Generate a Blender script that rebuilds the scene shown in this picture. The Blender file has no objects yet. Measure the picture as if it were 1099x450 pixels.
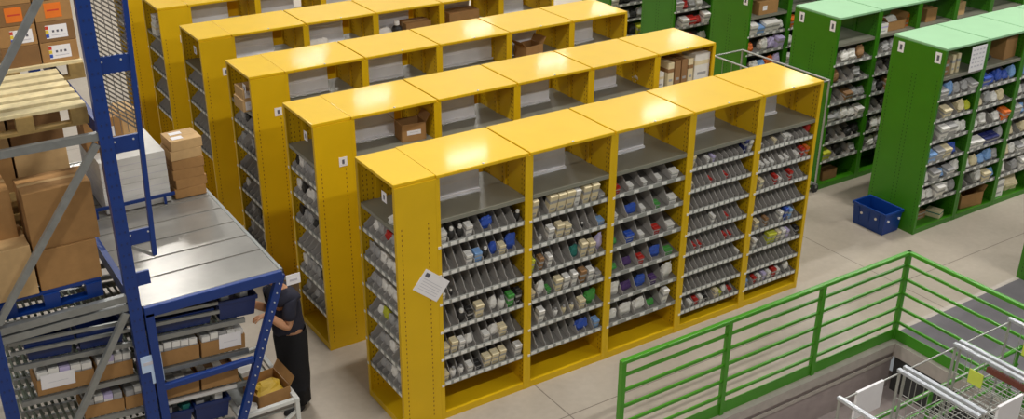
import bpy, math, random
from mathutils import Matrix, Vector
random.seed(7)
S = bpy.context.scene
COL = S.collection
rad = math.radians

# ------------------------------------------------------------------ materials
def lin(c):
    return tuple(((v/255)/12.92 if v/255 <= .04045 else ((v/255+.055)/1.055)**2.4) for v in c) + (1,)
_M = {}
def mat(name, rgb, rough=.5, metal=0., var=.06, scale=9., bump=0., coat=0., spec=.5, bscale=None):
    if name in _M: return _M[name]
    m = bpy.data.materials.new(name); m.use_nodes = True
    nt = m.node_tree; b = nt.nodes['Principled BSDF']
    c = lin(rgb)
    b.inputs['Roughness'].default_value = rough; b.inputs['Metallic'].default_value = metal
    b.inputs['Coat Weight'].default_value = coat; b.inputs['Coat Roughness'].default_value = .09
    b.inputs['Specular IOR Level'].default_value = spec
    tc = nt.nodes.new('ShaderNodeTexCoord')
    n = nt.nodes.new('ShaderNodeTexNoise'); n.inputs['Scale'].default_value = scale; n.inputs['Detail'].default_value = 4
    nt.links.new(tc.outputs['Object'], n.inputs['Vector'])
    r = nt.nodes.new('ShaderNodeValToRGB')
    r.color_ramp.elements[0].position = .3; r.color_ramp.elements[1].position = .7
    r.color_ramp.elements[0].color = tuple(v*(1-var) for v in c[:3]) + (1,)
    r.color_ramp.elements[1].color = tuple(min(1, v*(1+var)) for v in c[:3]) + (1,)
    nt.links.new(n.outputs['Fac'], r.inputs['Fac']); nt.links.new(r.outputs['Color'], b.inputs['Base Color'])
    if bump:
        bp = nt.nodes.new('ShaderNodeBump'); bp.inputs['Strength'].default_value = bump; bp.inputs['Distance'].default_value = .01
        if bscale:
            n2 = nt.nodes.new('ShaderNodeTexNoise'); n2.inputs['Scale'].default_value = bscale
            nt.links.new(tc.outputs['Object'], n2.inputs['Vector']); nt.links.new(n2.outputs['Fac'], bp.inputs['Height'])
        else: nt.links.new(n.outputs['Fac'], bp.inputs['Height'])
        nt.links.new(bp.outputs['Normal'], b.inputs['Normal'])
    _M[name] = m
    return m

YEL = mat('yellow_paint', (218,176,16), .46, var=.04, scale=3, coat=.07, bump=.05, bscale=2., spec=.3)
YSLOT = mat('slot_hole', (140,96,8), .7)
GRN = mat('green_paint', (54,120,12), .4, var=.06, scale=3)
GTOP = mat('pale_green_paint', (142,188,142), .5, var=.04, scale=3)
GSLOT = mat('green_slot', (24,70,12), .7)
RAILG = mat('rail_green', (74,150,34), .35, var=.05, scale=5)
STEEL = mat('grey_shelf_steel', (128,126,112), .4, metal=.05, var=.06, scale=4)
PANEL = mat('galvanised_panel', (240,240,244), .7, metal=.0, var=.05, scale=6)
LANE = mat('grey_lane_shelf', (128,124,118), .45, var=.05)
FIN = mat('grey_plastic', (182,176,170), .5, var=.06)
STRIP = mat('strip_grey', (150,150,144), .45)
TAB = mat('label_tab_white', (228,226,218), .5)
BLUE = mat('blue_rack_paint', (6,48,118), .4, var=.08, scale=5)
BLUED = mat('navy_plastic', (16,38,92), .45)
CRATEB = mat('crate_blue', (6,56,136), .4)
GALV = mat('galvanised_steel', (140,142,140), .38, metal=.55, var=.1, scale=14)
ROOFM = mat('zinc_sheet', (152,149,142), .26, metal=.35, var=.08, scale=5, bump=.1, bscale=5)
CARD = mat('cardboard', (164,122,72), .8, var=.07, scale=14)
CARDL = mat('pale_cardboard', (196,160,110), .8, var=.07, scale=14)
CARDD = mat('dark_cardboard', (132,96,56), .8, var=.07, scale=14)
WOOD = mat('pale_wood', (222,204,156), .75, var=.12, scale=18)
WOODB = mat('brown_wood', (150,122,70), .8, var=.15, scale=18)
PAPER = mat('white_paper', (236,232,232), .7, var=.02)
INK = mat('ink_grey', (92,90,100), .7)
INKL = mat('faint_ink', (196,192,198), .7)
ORANGE = mat('orange_label', (228,116,30), .6)
REDL = mat('red_print', (200,60,40), .6)
YELLOWL = mat('yellow_print', (226,196,60), .6)
SILVER = mat('bright_zinc', (205,208,212), .28, metal=.6, var=.05)
WIRE = mat('wire_zinc', (178,178,172), .35, metal=.5)
WHITEF = mat('white_powder_coat', (214,214,208), .4)
LIME = mat('lime_sticker', (208,220,84), .6)
CONC = mat('curb_concrete', (186,176,166), .8, var=.08, scale=12, bump=.2)
CONCD = mat('pit_concrete', (168,154,150), .8, var=.08, scale=8, bump=.2)
DARK = mat('recess_shade', (62,62,60), .8)  # shade of the open recess below the curb, painted as a dark face
MATM = mat('dark_floor_paint', (108,104,108), .6, var=.08, scale=5)
ROLL = mat('roller_plastic', (92,100,86), .5, var=.1)
RUBBER = mat('wheel_rubber', (40,40,42), .7)
SKIN = mat('skin', (205,150,112), .55, var=.04)
SHIRT = mat('navy_cloth', (44,44,58), .9, var=.12, scale=25)
SKIRT = mat('black_cloth', (22,22,26), .9, var=.15, scale=25)
HAIR = mat('dark_hair', (34,26,22), .6, var=.2, scale=40)
GC = dict(
    white=mat('carton_white', (232,228,220), .55), cream=mat('carton_cream', (226,210,170), .6),
    blue=mat('pack_blue', (46,82,176), .4), navy=mat('pack_navy', (28,36,96), .45), sky=mat('pack_sky', (130,170,220), .45),
    red=mat('pack_red', (180,40,30), .45), purple=mat('pack_purple', (76,48,104), .5), green=mat('pack_green', (70,150,64), .5),
    dark=mat('pack_dark', (40,38,36), .5), brown=mat('pack_brown', (150,112,72), .7), lime=mat('pack_lime', (196,198,50), .5),
    orange=mat('pack_orange', (222,110,34), .5), grey=mat('pack_grey', (168,166,164), .5), lilac=mat('pack_lilac', (196,184,220), .5),
    teal=mat('pack_teal', (44,120,110), .5))

# floor material with saw-cut joints
def floor_mat():
    m = bpy.data.materials.new('polished_concrete'); m.use_nodes = True
    nt = m.node_tree; b = nt.nodes['Principled BSDF']; L = nt.links.new
    tc = nt.nodes.new('ShaderNodeTexCoord')
    def noise(s, d=5):
        n = nt.nodes.new('ShaderNodeTexNoise'); n.inputs['Scale'].default_value = s; n.inputs['Detail'].default_value = d
        L(tc.outputs['Object'], n.inputs['Vector']); return n
    n1 = noise(.9); n2 = noise(14)
    mix = nt.nodes.new('ShaderNodeMath'); mix.operation = 'MULTIPLY_ADD'; mix.inputs[1].default_value = .35
    L(n2.outputs['Fac'], mix.inputs[0]); L(n1.outputs['Fac'], mix.inputs[2])
    r = nt.nodes.new('ShaderNodeValToRGB')
    r.color_ramp.elements[0].position = .4; r.color_ramp.elements[0].color = lin((160,149,134))
    r.color_ramp.elements[1].position = .95; r.color_ramp.elements[1].color = lin((186,175,160))
    L(mix.outputs[0], r.inputs['Fac'])
    sep = nt.nodes.new('ShaderNodeSeparateXYZ'); L(tc.outputs['Object'], sep.inputs[0])
    def joint(out, off, per):
        a = nt.nodes.new('ShaderNodeMath'); a.operation = 'ADD'; a.inputs[1].default_value = off; L(out, a.inputs[0])
        p = nt.nodes.new('ShaderNodeMath'); p.operation = 'PINGPONG'; p.inputs[1].default_value = per/2; L(a.outputs[0], p.inputs[0])
        c = nt.nodes.new('ShaderNodeMath'); c.operation = 'LESS_THAN'; c.inputs[1].default_value = .006; L(p.outputs[0], c.inputs[0]); return c
    j1 = joint(sep.outputs['X'], 60-6.12, 5.); j2 = joint(sep.outputs['Y'], 60+.62, 5.)
    mx = nt.nodes.new('ShaderNodeMath'); mx.operation = 'MAXIMUM'; L(j1.outputs[0], mx.inputs[0]); L(j2.outputs[0], mx.inputs[1])
    cm = nt.nodes.new('ShaderNodeMix'); cm.data_type = 'RGBA'; L(mx.outputs[0], cm.inputs['Factor'])
    L(r.outputs['Color'], cm.inputs['A']); cm.inputs['B'].default_value = lin((120,110,100))
    L(cm.outputs['Result'], b.inputs['Base Color']); b.inputs['Roughness'].default_value = .42
    return m
FLOOR = floor_mat()

# ------------------------------------------------------------------ mesh builder
class MB:
    def __init__(s): s.v = []; s.f = []; s.m = []; s.mats = []; s.smooth = []
    def _mi(s, m):
        if m not in s.mats: s.mats.append(m)
        return s.mats.index(m)
    def poly(s, pts, faces, m, sm=False):
        o = len(s.v); s.v += [tuple(p) for p in pts]; k = s._mi(m)
        for f in faces: s.f.append([o+i for i in f]); s.m.append(k); s.smooth.append(sm)
        return s
    def hexa(s, p, m): return s.poly(p, [(0,3,2,1),(4,5,6,7),(0,1,5,4),(1,2,6,5),(2,3,7,6),(3,0,4,7)], m)
    def box(s, a, b, m):
        x0,x1 = sorted((a[0],b[0])); y0,y1 = sorted((a[1],b[1])); z0,z1 = sorted((a[2],b[2]))
        return s.hexa([(x0,y0,z0),(x1,y0,z0),(x1,y1,z0),(x0,y1,z0),(x0,y0,z1),(x1,y0,z1),(x1,y1,z1),(x0,y1,z1)], m)
    def bar(s, p, q, w, h, m, up=(0,0,1)):
        p = Vector(p); q = Vector(q); d = (q-p).normalized(); u = Vector(up)
        if abs(d.dot(u)) > .98: u = Vector((0,1,0))
        r = d.cross(u).normalized(); u = r.cross(d).normalized(); r *= w/2; u *= h/2
        return s.hexa([p-r-u,p+r-u,q+r-u,q-r-u,p-r+u,p+r+u,q+r+u,q-r+u], m)
    def tube(s, p, q, r, m, n=10, r2=None):
        p = Vector(p); q = Vector(q); d = (q-p).normalized(); u = Vector((0,0,1))
        if abs(d.dot(u)) > .95: u = Vector((1,0,0))
        a = d.cross(u).normalized(); b = a.cross(d); r2 = r if r2 is None else r2
        pts = []
        for c, rr in ((p,r),(q,r2)):
            for i in range(n):
                t = 2*math.pi*i/n; pts.append(c + a*math.cos(t)*rr + b*math.sin(t)*rr)
        s.poly(pts, [(i,(i+1)%n,n+(i+1)%n,n+i) for i in range(n)], m, True)
        return s.poly(pts, [tuple(range(n-1,-1,-1)), tuple(range(n,2*n))], m)
    def lathe(s, prof, m, n=14, c=(0,0)):
        pts = []; k = len(prof)
        for r, z in prof:
            for i in range(n):
                t = 2*math.pi*i/n; pts.append((c[0]+r*math.cos(t), c[1]+r*math.sin(t), z))
        fs = [(j*n+i, j*n+(i+1)%n, (j+1)*n+(i+1)%n, (j+1)*n+i) for j in range(k-1) for i in range(n)]
        s.poly(pts, fs, m, True)
        return s.poly(pts, [tuple(range(n-1,-1,-1)), tuple(range((k-1)*n, k*n))], m)
    def prism_x(s, prof, x0, x1, m):          # prof: (y,z) polygon
        n = len(prof); pts = [(x0,y,z) for y,z in prof] + [(x1,y,z) for y,z in prof]
        return s.poly(pts, [tuple(range(n-1,-1,-1)), tuple(range(n,2*n))] + [(i,(i+1)%n,n+(i+1)%n,n+i) for i in range(n)], m)
    def mesh(s, name):
        me = bpy.data.meshes.new(name); me.from_pydata(s.v, [], s.f)
        for m in s.mats: me.materials.append(m)
        me.polygons.foreach_set('material_index', s.m); me.polygons.foreach_set('use_smooth', s.smooth)
        me.update()
        import bmesh
        bm = bmesh.new(); bm.from_mesh(me); bmesh.ops.recalc_face_normals(bm, faces=bm.faces); bm.to_mesh(me); bm.free()
        return me
    def build(s, name, parent=None, loc=None, bev=0):
        return link(name, s.mesh(name), parent, loc, bev)
def link(name, me, parent=None, loc=None, bev=0):
    o = bpy.data.objects.new(name, me); COL.objects.link(o)
    if parent: o.parent = parent
    if loc: o.location = loc
    if bev:
        b = o.modifiers.new('edge', 'BEVEL'); b.width = bev; b.segments = 2; b.limit_method = 'ANGLE'
    return o
_C = {}
def cached(key, fn):
    if key not in _C: _C[key] = fn().mesh(key if isinstance(key, str) else str(key[0]))
    return _C[key]
def tag(o, label=None, cat=None, group=None, kind=None):
    if label: o['label'] = label
    if cat: o['category'] = cat
    if group: o['group'] = group
    if kind: o['kind'] = kind
    return o
def thing(name, label, cat, loc=(0,0,0), rz=0, group=None):
    o = bpy.data.objects.new(name, None); COL.objects.link(o); o.location = loc; o.rotation_euler = (0,0,rz)
    o.empty_display_size = .1
    return tag(o, label, cat, group)
def struct(name, mb): return tag(mb.build(name), kind='structure')
ORD = ['first','second','third','fourth','fifth','sixth','seventh','eighth','ninth','tenth']

# ------------------------------------------------------------------ setting
PX0, PX1, PY0, PY1, PZ = 1.1, 5.03, -4.0, -1.45, -.62     # pit
f = MB()
for a, b in [((-12,PY1,-.2),(22,22,0)), ((-12,-12,-.2),(PX0,PY1,0)), ((PX1,-12,-.2),(22,PY1,0)), ((PX0,-12,-.2),(PX1,PY0,0))]:
    f.box(a, b, FLOOR)
struct('floor', f)
f = MB(); f.box((PX0-.3,PY0-.3,PZ-.1),(PX1+.3,PY1+.3,PZ), CONCD); tag(f.build('floor_pit'), kind='structure')
f = MB()
f.box((PX0,PY1-.06,-.11),(PX1-.0,PY1,.004), CONC); f.box((PX0,PY1-.012,PZ),(PX1,PY1+.1,-.111), CONCD)
f.box((PX0,PY1-.028,-.24),(PX1,PY1-.013,-.2), CONC)
struct('trim_1', f)
f = MB(); f.box((PX1-.05,PY0,-.16),(PX1,PY1-.062,.004), CONC); f.box((PX1-.012,PY0,PZ),(PX1+.1,PY1-.062,-.161), DARK)
struct('trim_2', f)
f = MB(); f.box((PX1+.12,-8,.0),(22,-1.36,.004), MATM); f.box((PX1+.12,-1.36,.0),(22,-1.3,.0035), CONC)
tag(f.build('floor_dark_strip'), kind='structure')

WALLM = mat('hall_wall', (196,194,188), .8, var=.03, scale=2)
for nm, a, b in (('wall_back',(-12,21.8,0),(22,22,9)),('wall_left',(-12.2,-12,0),(-12,22,9)),('wall_right',(22,-12,0),(22.2,22,9))):
    struct(nm, MB().box(a, b, WALLM))
# ------------------------------------------------------------------ shelving bays
TH = .018
FL = .042                                            # width of the front flange
def slots(mb, axis, fixed, pos, z0, z1, m, step=.05):
    z = z0
    while z < z1:
        if axis == 'y': mb.box((pos-.006,fixed-.0015,z),(pos+.006,fixed+.0015,z+.022), m)   # face looks along y
        else: mb.box((fixed-.0012,pos-.005,z),(fixed+.0012,pos+.005,z+.02), m)
        z += step
def side_panel(w, d, H, left, P, SL):
    def fn():
        m = MB(); x = 0 if left else w-TH
        m.box((x,.012,0),(x+TH,d-.012,H-.035), P)
        fx = (0,FL) if left else (w-FL,w)
        m.box((fx[0],0,0),(fx[1],.012,H-.035), P); m.box((fx[0],d-.012,0),(fx[1],d,H-.035), P)
        mid = (TH,.03) if left else (w-.03,w-TH)
        m.box((mid[0],d/2-.02,0),(mid[1],d/2+.02,H-.035), P)
        xo = 0 if left else w; xi = TH if left else w-TH
        for yy in (.06,.1,d/2-.05,d/2+.05,d-.1,d-.06): slots(m, 'x', xi, yy, .1, H-.1, SL)
        for yy in ((.055,d-.085) if P is YEL else (.055,d/2-.03,d/2+.03,d-.055)): slots(m, 'x', xo, yy, .1, H-.42, SL)
        return m
    return cached(('side_panel',w,d,H,left,P.name), fn)
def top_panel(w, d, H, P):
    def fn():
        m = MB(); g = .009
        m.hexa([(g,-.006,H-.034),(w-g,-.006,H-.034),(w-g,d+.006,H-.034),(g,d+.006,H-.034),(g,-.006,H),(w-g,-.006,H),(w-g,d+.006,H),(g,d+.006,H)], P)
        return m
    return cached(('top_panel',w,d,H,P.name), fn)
def base(w, d, P):
    def fn():
        m = MB(); m.box((TH,.004,.0),(w-TH,.02,.075), P); m.box((TH,d-.02,.0),(w-TH,d-.004,.075), P); m.box((TH,.02,.055),(w-TH,d-.02,.075), P)
        return m
    return cached(('base',w,d,P.name), fn)
def back_panel(w, d, P, z1=2.19):
    def fn(): return MB().box((TH,d/2-.006,.076),(w-TH,d/2+.006,z1), P)
    return cached(('back_panel',w,d,P.name,z1), fn)
def upper_panel(w, d, H, frac):
    def fn():
        m = MB(); x1 = TH+(w-2*TH)*frac; y = d/2; z0 = 2.215; h = H-.04-z0
        prof = [(y-.004,z0),(y-.004,z0+h*.34),(y+.004,z0+h*.38),(y+.004,z0+h*.62),(y-.004,z0+h*.66),(y-.004,z0+h)]
        prof += [(a+.006,b) for a,b in reversed(prof)]
        m.prism_x(prof, TH+.004, x1, PANEL); m.box((TH+.004,y-.03,z0-.002),(x1,y-.004,z0+.02), PANEL)
        return m
    return cached(('upper_panel',w,d,H,frac), fn)
def flat_shelf(w, d, z=2.2):
    def fn():
        m = MB(); m.box((TH+.002,.02,z-.03),(w-TH-.002,d-.02,z), STEEL); m.box((TH+.002,.012,z-.035),(w-TH-.002,.0195,z+.004), STEEL)
        return m
    return cached(('flat_shelf',w,d,z), fn)
SLOPE_D, SLOPE_H = .33, .1
def sloped_shelf(w, d, z):
    def fn():
        m = MB(); y0, y1 = .03, .03+SLOPE_D
        m.prism_x([(y0,z-.012),(y1,z+SLOPE_H-.012),(y1,z+SLOPE_H),(y0,z)], TH+.003, w-TH-.003, LANE)
        m.box((TH+.003,y1-.004,z+SLOPE_H-.012),(w-TH-.003,y1+.004,z+SLOPE_H+.05), LANE)
        return m
    return cached(('sloped_shelf',w,round(z,3)), fn)
def label_strip(w, n, z):
    def fn():
        m = MB(); m.box((TH+.003,.016,z-.022),(w-TH-.003,.028,z+.022), STRIP)
        p = (w-2*FL)/n
        for i in range(n):
            x = FL+p*(i+.5); q = min(.032,p*.34); m.box((x-q,.0125,z-.014),(x+q,.0155,z+.017), TAB)
        m.box((.008,-.006,z-.01),(FL-.006,-.001,z+.014), TAB)
        return m
    return cached(('label_strip',w,n,round(z,3)), fn)
def divider(hh):
    def fn():
        prof = [(0,-.003),(.0,.055)]
        for i in range(9):
            t = i/8; prof.append((.03+.19*t, .06+(hh-.06)*math.sin(t*math.pi/2)))
        for i in range(5):
            t = i/4*math.pi/2; prof.append((.22+.07*math.sin(t), hh-.07+.07*math.cos(t)))
        prof += [(.29,.0)]
        k = SLOPE_H/SLOPE_D
        return MB().prism_x([(y,z+k*y) for y,z in prof], -.003, .003, FIN)
    return cached(('divider',hh), fn)
def bay(name, label, cat, loc, rz, w, d, H, P, SL, TOP, zs=(), n=9, fin=.15, panel=.69, group=None, strip=True, flat=True, low=True):
    t = thing(name, label, cat, loc, rz, group)
    link('side_panel', side_panel(w,d,H,True,P,SL), t); link('side_panel', side_panel(w,d,H,False,P,SL), t)
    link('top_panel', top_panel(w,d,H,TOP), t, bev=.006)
    link('base', base(w,d,P), t)
    link('back_panel', back_panel(w,d,P), t)
    if flat: link('flat_shelf', flat_shelf(w,d), t)
    if panel: link('upper_panel', upper_panel(w,d,H,panel), t)
    for z in zs:
        s = link('sloped_shelf', sloped_shelf(w,d,z), t)
        link('label_strip', label_strip(w,n,z), s)
        if fin:
            p = (w-2*FL)/n
            hh = min(fin, round(2.165-SLOPE_H-z, 3))
            for i in range(n):
                link('divider', divider(hh), s, (FL+p*(i+.04),.032,z))
    return t

# ---- goods
def carton_mesh(col, w, d, h, band):
    def fn():
        m = MB(); a = GC[col]; m.box((-w/2,-d/2,0),(w/2,d/2,h), a)
        m.box((-w/2-.0008,-d/2-.0008,h*.58),(w/2+.0008,d/2+.0008,h*.74), GC[band]); m.box((-w*.3,-d/2-.001,h*.2),(w*.3,-d/2,h*.3), GC['grey'])
        m.box((-w/2+.004,-.001,h),(w/2-.004,.001,h+.0008), GC['grey'])
        return m
    return cached(('carton',col,round(w,3),round(d,3),round(h,3),band), fn)
def bottle_mesh(col, h):
    def fn():
        r = h*.27
        return MB().lathe([(r*.9,0),(r,.01*h/.1),(r,h*.62),(r*.8,h*.7),(r*.45,h*.76),(r*.45,h*.8)], GC[col])
    return cached(('bottle',col,round(h,3)), fn)
def cap_mesh(col, h):
    def fn():
        r = h*.27*.55
        return MB().lathe([(r,h*.78),(r,h*.97),(r*.9,h)], GC[col])
    return cached(('cap',col,round(h,3)), fn)
def bag_mesh(col, w, d, h, seed):
    def fn():
        rnd = random.Random(seed*31+7); m = MB(); n = 12; k = 7; pts = []; lean = rnd.uniform(-.25,.25)
        for j in range(k+1):
            v = j/k; wid = (.86+.14*math.sin(math.pi*v))*(1 if v < .8 else 1-.35*(v-.8)/.2)
            dep = (.75+.25*math.sin(math.pi*v))*(1-.75*max(0,v-.45)/.55)
            for i in range(n):
                t = 2*math.pi*i/n; c, q = math.cos(t), math.sin(t); e = 1+rnd.uniform(-.16,.16)
                pts.append((math.copysign(abs(c)**.45,c)*w/2*wid*e+lean*v*w*.3, math.copysign(abs(q)**.5,q)*d/2*dep*e, v*h*(1+(rnd.uniform(-.1,.1) if j else 0))))
        fs = [(j*n+i,j*n+(i+1)%n,(j+1)*n+(i+1)%n,(j+1)*n+i) for j in range(k) for i in range(n)]
        m.poly(pts, fs+[tuple(range(n-1,-1,-1)),tuple(range(k*n,k*n+n))], GC[col])
        return m
    return cached(('bag',col,round(w,3),round(d,3),round(h,3),seed), fn)
CN = dict(white='white', cream='cream', blue='blue', navy='navy', sky='pale blue', red='red', purple='purple', green='green', dark='black',
          brown='brown', lime='yellow-green', orange='orange', grey='grey', lilac='lilac', teal='teal')
def place(o, M, x, y, z, rx=0, rz=0):
    o.matrix_world = M @ Matrix.Translation((x,y,z)) @ Matrix.Rotation(rx,4,'X') @ Matrix.Rotation(rz,4,'Z')
def good(M, kind, col, x, y, z, w, h, rx, where, rz=0, d=None, band=None):
    """one loose pack: c carton, b bottle, p plastic pouch"""
    if kind == 'c':
        o = link('carton', carton_mesh(col, w, d or .08, h, band or ('grey' if col != 'grey' else 'white')))
        lab, cat = f'{CN[col]} carton {where}', 'carton'
    elif kind == 'b':
        o = link('bottle', bottle_mesh(col, h)); c = link('cap', cap_mesh('white' if col == 'dark' else 'grey', h), o)
        lab, cat = f'{CN[col]} bottle with cap {where}', 'bottle'
    else:
        o = link('plastic_pouch', bag_mesh(col, w, d or .1, h, random.randint(0,5)))
        lab, cat = f'{CN[col]} plastic pouch {where}', 'pouch'
    tag(o, lab, cat, f'{CN[col]} {cat}s {where}')
    place(o, M, x, y, z, rx, rz)
    return o
ANG = math.atan2(SLOPE_H, SLOPE_D)
def stock(M, w, z, n, items, where):
    """items: (lane, kind, colour, width in lanes, height)"""
    p = (w-2*FL)/n; k = SLOPE_H/SLOPE_D
    for it in items:
        lane, kind, col, wl, h = it[:5]
        ww = max(.03, p*wl-.014)
        x = FL+p*(lane+.04)+.005+ww/2; s = .06 if kind != 'p' else .085
        dd = it[5] if len(it) > 5 else .08
        yy = .032+s; good(M, kind, col, x, yy, z+k*(yy-.03)+(.003 if kind=='c' else .004), ww, h, ANG, where, rz=0, d=dd)

ROWH, ROWD, PITCH = 2.664, .79, 1.758
XS = [0, 1.014, 2.032, 3.064, 4.06, 5.0]
ROWN = ['front','second','third','fourth','fifth','sixth']
Z6 = (1.93,1.63,1.32,1.01,.70,.40)
Z8 = (1.99,1.735,1.48,1.22,.965,.71,.46,.225)
cols = {'n':(10,9,5,12,11)}
# goods of the front row: per bay, per shelf: "lane kind colour width height"
FR = [
 [ # bay 1, 10 lanes
  '0 c white .9 .1;1 b dark 1 .11;2 b dark 1 .11;3 c white .9 .1;5 p blue 1.5 .1;9 b dark .9 .1',
  '3 c white .9 .09;4 c sky 1 .09;5 b dark 1 .1;6 p blue 1 .11;7 c cream .9 .09;8 p blue 1.4 .15',
  '0 c white .6 .07;1 b dark .8 .06',
  '2 b dark 1 .12;3 c dark .8 .1;4 c cream 1.1 .13;6 p white 1 .13;7 b white 1 .12;8 c green .9 .13;9 c dark .8 .15',
  '0 c cream .9 .09;1 c cream .9 .12;2 c white .8 .1;3 p white 1 .1;5 c white .9 .08;6 p white 1.2 .12;7 c cream 1 .1',
  '0 c cream .8 .08;1 b white .8 .1;2 b white .8 .09;3 c white .8 .08;4 c dark .8 .06;5 c cream 1 .11;6 c cream 1 .12;7 c cream .9 .13;9 c white 1 .12'],
 [ # bay 2, 9 lanes
  '0 c cream .8 .18;2 c cream 1 .17;3 c cream 1 .17;4 c cream 1 .17;5 c white .7 .16;6 c cream .9 .19;7 c cream .9 .2;8 c grey .8 .05',
  '1 b white .8 .06;2 c white .8 .12;3 c cream .9 .13;4 c cream .8 .1;6 b dark .7 .06;8 c sky .9 .05',
  '0 c lime .5 .14;1 c brown .6 .13;2 c white .6 .12;5 p teal 1 .12;6 c cream .8 .15;7 c cream .8 .13;8 p lilac .9 .17',
  '0 c cream .7 .08;1 p white 1 .13;2 c green .6 .06;3 c cream .9 .13;4 c white .8 .13;5 c white .7 .14;6 c brown .8 .14;7 c white .8 .12;8 c grey .8 .06',
  '1 c white .8 .14;3 b white .8 .08;4 b cream .8 .08;5 b cream .8 .08;6 c cream .9 .1;7 p green 1.5 .15',
  '6 p blue 1.6 .12;8 c sky .8 .09'],
 [ # bay 3, 5 wide lanes
  '0 c red .45 .07;1 c white .4 .05;2 c white .35 .05;3 c white .4 .05;4 c white .6 .07',
  '0 c white .4 .06;1 p blue .9 .09;2 c white .35 .05;3 c green .4 .05;4 c white .6 .07',
  '0 p green .6 .05;1 c blue .6 .09;2 c white .4 .05;3 c red .5 .07;4 c white .6 .06',
  '0 p green .7 .06;1 p purple .7 .09;2 c red .45 .08;3 p blue .8 .12;4 c green .6 .06',
  '0 p white .9 .14;1 p purple .8 .1;2 p blue .8 .12;3 c purple .5 .08;4 p white .8 .17',
  '0 p white .9 .1;1 p white .9 .13;2 p white .9 .13;3 p green .7 .06;4 c white .45 .18'],
 [ # bay 4, 12 lanes
  '0 c cream .8 .13;3 c white .7 .06;4 c lilac .7 .06;10 c navy .8 .15;11 c white .8 .13',
  '0 c cream .8 .08;4 c red .6 .05;7 c red .6 .05',
  '',
  '5 c white .7 .1;8 c red .5 .05', '2 c red .6 .05;3 c red .6 .05;8 c red .6 .06;9 c red .6 .05', '11 c white .6 .05', '',
  '0 p white 1.4 .09;2 c white .8 .06;3 c red .9 .07;4 c white .8 .08;5 c dark .8 .06;7 c cream .9 .1;8 c lime .7 .06;9 p white 1 .08;10 c red .8 .05'],
 [ # bay 5, 11 lanes
  '0 c white .7 .06;3 c cream .7 .06;5 c white .9 .08;6 c white .7 .06;10 p red 1 .13',
  '0 c white .9 .08;1 c white .8 .05;2 c white .8 .05;3 c white .8 .05;5 c white .8 .05;6 c white .8 .05;8 c white .8 .06;9 c red .8 .1;10 c orange .8 .1',
  '1 c cream .9 .1;4 c red .8 .1;5 c white .7 .06;7 c red .9 .1', '',
  '1 c cream .9 .1;3 c brown .8 .1;6 c white .8 .12;7 c blue .8 .15;8 c sky .8 .12',
  '1 c white .8 .12;4 c lime 1.1 .13;5 c lime .9 .12;6 c cream .8 .12;7 c white .9 .12;8 c lilac .8 .1;10 c dark .9 .09', '',
  '0 c sky .9 .09;2 c red .8 .08;3 c white .8 .08;4 c lilac .8 .09;5 c white .8 .09;6 c red 1 .1;7 c white .8 .08;9 p white 1.2 .1']]
def parse(s):
    out = []
    for it in s.split(';'):
        if it.strip():
            a = it.split(); out.append((float(a[0]), a[1], a[2], float(a[3]), min(.2, float(a[4])*1.2)))
    return out

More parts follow.
